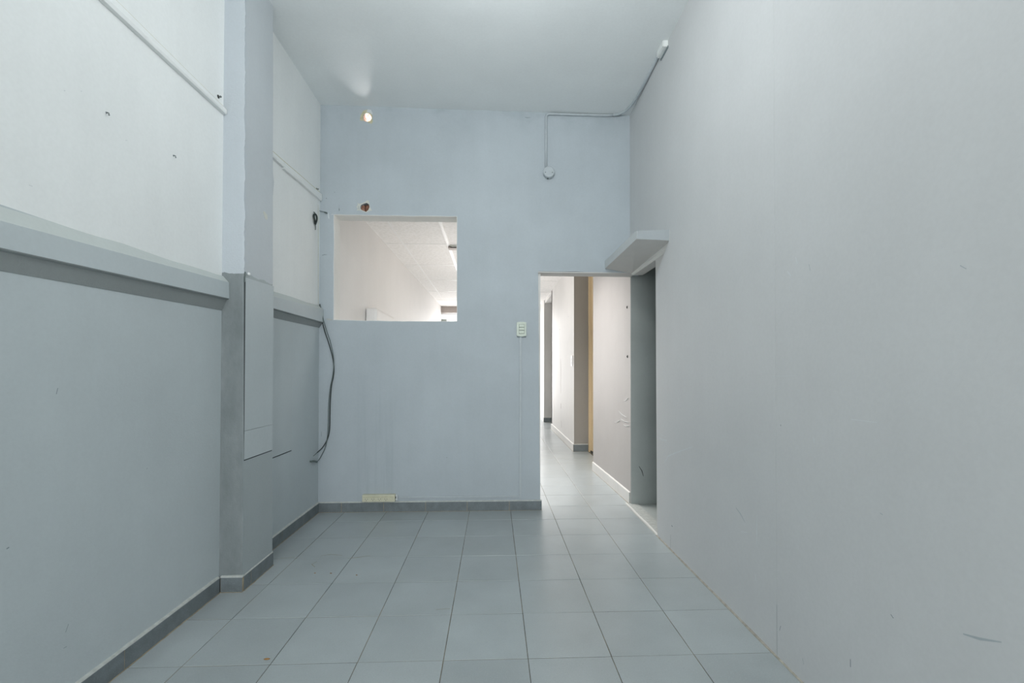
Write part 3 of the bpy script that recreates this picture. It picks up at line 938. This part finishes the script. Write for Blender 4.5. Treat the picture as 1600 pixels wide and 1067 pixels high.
# light switch and the trunking from it down to the socket strip
t = thing('light_switch', (0.237, YB, 1.56), 'pale green wall switch left of the doorway, above a thin duct', 'switch')
mb = MB()
pl = []
x0, x1, z0, z1 = 0.195, 0.278, 1.497, 1.624
for i in range(13):
    a = math.pi * i / 12
    pl.append((0.2365 - 0.0415 * math.cos(a), z1 - 0.008 + 0.008 * math.sin(a)))
for i in range(13):
    a = math.pi * i / 12
    pl.append((0.2365 + 0.0415 * math.cos(a), z0 + 0.010 - 0.010 * math.sin(a)))
o = mb.plate(1, YB - 0.016, YB + 0.001, pl).build('faceplate', M['switch'], t)
bv = o.modifiers.new('edge', 'BEVEL'); bv.width = 0.004; bv.segments = 3
MB().box(0.2135, 0.2615, YB - 0.0172, YB - 0.012, 1.521, 1.602, 0.001).build('module_frame', M['switch_dark'], t)
for z0, z1 in ((1.578, 1.600), (1.552, 1.5745), (1.523, 1.5475)):
    MB().box(0.2155, 0.2595, YB - 0.021, YB - 0.015, z0, z1, 0.0015).build('rocker', M['switch'], t)
MB().box(0.198, 0.276, YB - 0.010, YB, 1.4915, 1.498, 0.001).build('gap_edge', M['scuff_dark'], t)
t = thing('wall_trunking', (0.228, YB, 0.12), 'slim painted trunking from the switch down and along above the baseboard', 'trunking')
MB().box(0.2185, 0.2375, YB - 0.009, YB + 0.001, 0.110, 1.495, 0.0015).build('upright_duct', M['conduit'], t)
MB().box(-0.815, 0.2185, YB - 0.009, YB + 0.001, 0.1115, 0.1285, 0.0015).build('level_duct', M['conduit'], t)

t = thing('socket_strip', (-0.97, YB, 0.115), 'cream surface mounted socket strip on the back wall above the baseboard', 'socket strip')
o = MB().box(-1.109, -0.836, YB - 0.042, YB + 0.001, 0.093, 0.151, 0.003).build('housing', M['socket_cream'], t)
MB().box(-1.101, -0.845, YB - 0.0435, YB - 0.040, 0.133, 0.1362).build('seam', M['yellow_plaster'], t)
for gx in (-1.072, -1.018, -0.964, -0.910):
    s = MB().box(gx - 0.022, gx + 0.022, YB - 0.0445, YB - 0.040, 0.097, 0.130, 0.0015).build('socket', M['socket_cream'], t)
    mb = MB()
    for dx, dz in ((-0.009, 0.004), (0.009, 0.004), (0, -0.008)):
        mb.box(gx + dx - 0.0022, gx + dx + 0.0022, YB - 0.0450, YB - 0.043, 0.114 + dz - 0.004, 0.114 + dz + 0.004)
    mb.build('socket_slots', M['socket_hole'], s)
MB().box(-0.8355, -0.818, YB - 0.020, YB + 0.001, 0.098, 0.147, 0.004).build('end_cap', M['scuff_light'], t)
MB().box(-0.835, -0.830, YB - 0.026, YB, 0.116, 0.132).build('cable_gap', M['dark_hole'], t)

# ------------------------------------------------------------------ long room behind the back wall
ZC = 2.86
wfl = struct('wall_far_left', MB().plate(2, -0.02, 3.66, [(-1.445, YB2), (-1.60, YB2), (-1.60, YF + 0.1), (-1.365, YF + 0.1)]), M['left_far'], 'white left wall of the long room seen through the opening')
NX = lambda y: 1.236 - 0.0277 * (y - 4.057)       # the nearest corridor wall runs slightly out of square
mb = MB()
rings = []
for i in range(70):
    z = -0.02 + 3.68 * i / 69
    j = 0.004 * mnoise.noise(Vector((z * 16, 3, 1))) if z < 2.05 else 0.0
    rings.append([(NX(4.052) - 0.001, 4.052 + j, z), (NX(4.09), 4.09, z), (NX(5.43), 5.43, z), (1.31, 5.43, z), (1.31, 4.054, z)])
mb.loft(rings)
wfr = struct('wall_far_right', mb, M['near_wall'], 'white corridor wall with two side openings')
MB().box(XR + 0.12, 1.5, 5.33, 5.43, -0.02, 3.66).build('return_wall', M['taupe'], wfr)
MB().plate(0, XR, XR + 0.21, rect(6.70, 9.34, -0.02, 3.66)).build('wall_section', M['left_far'], wfr)
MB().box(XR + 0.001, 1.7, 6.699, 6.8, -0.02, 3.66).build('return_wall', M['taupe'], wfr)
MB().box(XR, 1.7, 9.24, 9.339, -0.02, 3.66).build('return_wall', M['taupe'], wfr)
MB().plate(0, XR - 0.02, XR + 0.5, rect(10.565, YF + 0.1, -0.02, 3.66)).build('wall_section', M['left_far'], wfr)
MB().box(XR - 0.019, 1.7, 10.56, 10.57, -0.02, 3.0).build('return_wall', M['soffit'], wfr)
MB().box(XR, XR + 0.3, 9.34, 10.56, 2.79, 3.66).build('lintel', M['left_far'], wfr)
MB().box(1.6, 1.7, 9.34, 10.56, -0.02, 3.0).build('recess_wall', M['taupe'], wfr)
# cream door deep in the first side opening
d3 = struct('door_3', MB().box(1.470, 1.51, 5.43, 6.60, 0.0, 2.95, 0.002), M['cream_wood'], 'cream painted door in the first side recess of the corridor')
mb = MB()
mb.box(1.405, 1.56, 6.655, 6.70, 0.0, 3.0, 0.003)
mb.box(1.445, 1.55, 6.60, 6.655, 0.0, 3.0, 0.003)
mb.build('door_frame', M['cream_wood'], d3)
MB().box(1.425, 1.56, 5.5, 6.65, 0.0, 0.02).build('door_sill', M['dark_hole'], d3)
_sk = skirt('baseboard_corridor', 0, 1.198, -1, [4.062, 4.40, 4.752, 5.104, 5.43], 0.098, 'white painted baseboard of the nearest corridor wall', 'base_tile_white')
_p = Vector((1.198, 5.43, 0))
_rot = Matrix.Rotation(0.0277, 3, 'Z')
_sk.rotation_euler = (0, 0, 0.0277)
_sk.location = _p - _rot @ _p
skirt('baseboard_corridor_far', 0, XR, -1, [6.70, 7.06, 7.41, 7.76, 8.11, 8.46, 8.81, 9.34], 0.105, 'white painted baseboard between the two side openings of the corridor', 'base_tile_white')
skirt('baseboard_recess', 1, 6.699, -1, [XR - 0.012, 1.40], 0.105, 'grey baseboard on the return of the corridor recess', 'base_tile')
skirt('baseboard_end', 1, 10.56, -1, [XR - 0.03, 1.55], 0.10, 'grey baseboard on the return at the corridor end', 'base_tile')

CW_ = lambda pts, w, m: mark(wfr, 0, XR - 0.0006, 0.001, pts, w, m, 'crack')
CW_([(8.19, 1.954), (8.10, 1.70), (8.06, 1.425), (8.10, 1.2)], 0.010, 'scuff_light')
CW_([(8.06, 1.425), (8.02, 1.25), (8.05, 0.965), (8.03, 0.8)], 0.016, 'brown_scuff')
CW_([(8.02, 0.62), (8.00, 0.53)], 0.035, 'brown_scuff')
CW_([(8.02, 0.50), (7.97, 0.33)], 0.012, 'scuff_light')
CW_([(7.97, 0.32), (7.945, 0.20)], 0.030, 'brown_scuff')
CW_([(8.15, 1.95)], 0.02, 'scuff_dark')
CW_([(7.2, 2.07)], 0.02, 'scuff_mid')
for a, b in (((4.42, 0.81), (4.16, 0.77)), ((4.36, 0.74), (4.10, 0.73)), ((4.26, 0.69), (4.09, 0.70)), ((4.55, 0.68), (4.36, 0.72)), ((4.25, 0.92), (4.12, 0.95))):
    ym = (a[0] + b[0]) / 2
    mark(wfr, 0, NX(ym) - 0.0035, 0.005, [a, (ym, (a[1] + b[1]) / 2 - 0.01), b], 0.004, 'box_white', 'scratch')
screw('wall_plug', (NX(4.143), 4.143, 1.792), (-1, 0, 0), 'upper dark fixing plug in the white wall just inside the doorway', 'plug', 0.009, 'dark_hole', l=0.008)
screw('wall_plug', (NX(4.135), 4.135, 1.334), (-1, 0, 0), 'lower dark fixing plug in the white wall just inside the doorway', 'plug', 0.009, 'dark_hole', l=0.008)
t = thing('light_switch', (XR, 6.85, 1.35), 'white switch plate on the corridor wall beside the first recess', 'switch')
MB().box(XR - 0.012, XR + 0.001, 6.80, 6.90, 1.275, 1.43, 0.003).build('faceplate', M['tbar'], t)
for z in (1.32, 1.375):
    MB().box(XR - 0.016, XR - 0.010, 6.825, 6.875, z - 0.022, z + 0.022, 0.002).build('rocker', M['tbar'], t)

# suspended ceiling: bars and lay-in tiles
cf = struct('ceiling_far', MB().box(-1.6, XR + 0.1, YB2, YF, ZC + 0.03, ZC + 0.04), M['dark_room'], 'suspended tile ceiling of the long room')
bx = [-1.19, -0.604, -0.018, 0.568]
by = [4.77, 5.95, 7.13, 8.31, 9.49, 10.67]
ex = [-1.46] + bx + [1.195]
ey = [YB2 + 0.002] + by + [YF]
for i in range(len(ex) - 1):
    for j in range(len(ey) - 1):
        if ex[i + 1] - ex[i] < 0.06: continue
        MB().box(ex[i] + 0.003, ex[i + 1] - 0.003, ey[j] + 0.003, ey[j + 1] - 0.003, ZC + random.uniform(0, 0.002), ZC + 0.016).build('ceiling_tile', M['ceiling_tile'], cf)
for i, x in enumerate(bx):
    w = 0.019 if i == 1 else 0.010
    MB().box(x - w, x + w, YB2, YF, ZC - (0.008 if i == 1 else 0.004), ZC + 0.004).build('main_bar', M['tbar'], cf)
for y in by:
    MB().box(-1.45, XR, y - 0.012, y + 0.012, ZC - 0.0035, ZC + 0.004).build('cross_bar', M['tbar'], cf)
t = thing('ceiling_bracket', (-0.55, 6.02, ZC), 'grey bracket with loose wire ends under the suspended ceiling', 'bracket')
MB().box(-0.612, -0.475, 6.0, 6.11, ZC - 0.035, ZC - 0.004, 0.003).build('bracket_plate', M['pinkgrey'], t)
MB().box(-0.585, -0.482, 5.96, 6.0, ZC - 0.020, ZC - 0.004, 0.002).build('flange', M['offwhite'], t)
MB().tube([(-0.590, 5.985, ZC - .010), (-0.57, 5.97, ZC - 0.028), (-0.54, 5.985, ZC - 0.030), (-0.50, 5.985, ZC - 0.026)], 0.006, 6, 4).build('wire', M['dark_hole'], t)
MB().lathe((-0.492, 5.99, ZC - 0.036), (0, 0, 1), [(0.0, 0), (0.011, 0.003), (0.011, 0.02), (0.0, 0.02)], 10).build('screw', M['brown_scuff'], t)

# small casing on the left wall of the long room
t = thing('wall_casing', (-1.40, 5.45, 1.75), 'pale square casing on the white wall behind the opening', 'casing')
MB().box(-1.43, -1.30, 5.08, 5.95, 1.45, 1.90, 0.03).build('casing_body', M['far_wall'], t)
MB().box(-1.43, -1.32, 5.951, 6.0, 1.45, 1.89, 0.008).build('casing_end', M['plaster'], t)

# street front at the far end
w2 = struct('window_2', MB().box(-1.40, XR + 0.02, YF - 0.05, YF + 0.25, 2.70, 3.66), M['pinkgrey'], 'open street front at the far end, shutter box above bright daylight')
MB().box(-1.40, XR, YF, YF + 0.05, 2.655, 2.682).build('frame_head', M['tbar'], w2)
MB().box(-1.40, -1.365, YF - 0.03, YF + 0.2, 0.0, 2.70).build('side_post', M['greengrey'], w2)
MB().box(-1.365, -1.235, YF + 0.05, YF + 0.2, 0.0, 2.545, 0.01).build('stub_post', M['greengrey'], w2)

# ------------------------------------------------------------------ bits of dry leaf on the tiles
for i, (x, y, s, lab) in enumerate(((-0.941, 1.932, 0.014, 'brown leaf scrap lying on a tile in the foreground'), (-0.962, 2.729, 0.007, 'tiny brown crumb on a tile by the pillar, middle of three'),
                                    (-1.057, 2.735, 0.006, 'tiny brown crumb on a tile, the one closest to the pillar'), (-0.803, 2.70, 0.006, 'tiny brown crumb farther out from the pillar foot'))):
    mb = MB()
    n = 8
    mb.loft([[(x + s * math.cos(a) * q, y + s * .45 * math.sin(a) * q, zz) for a in [2 * math.pi * j / n for j in range(n)]] for q, zz in ((0.7, 0.0004), (1.0, 0.0016), (0.6, 0.0034), (0.15, 0.0026))])
    tag(mb.build('leaf_scrap', M['leaf']), lab, 'leaf scrap', 'crumbs of dry leaf on the floor')

M['tan_scuff'] = plain('tan_floor_scuff', (0.33, 0.315, 0.25), 0.7, 0.1)
for pts in ([(-1.12, 2.99), (-1.06, 3.01), (-0.98, 2.99)], [(-1.11, 2.90), (-1.125, 2.86), (-1.09, 2.82)], [(-0.93, 2.94), (-0.88, 2.955), (-0.80, 2.98)], [(-0.29, 2.30), (-0.22, 2.305)], [(-1.36, 2.96), (-1.28, 2.975)]):
    MB().ribbon(2, 0.0004, pts, 0.006, 0.0004).build('scuff', M['tan_scuff'], floor)
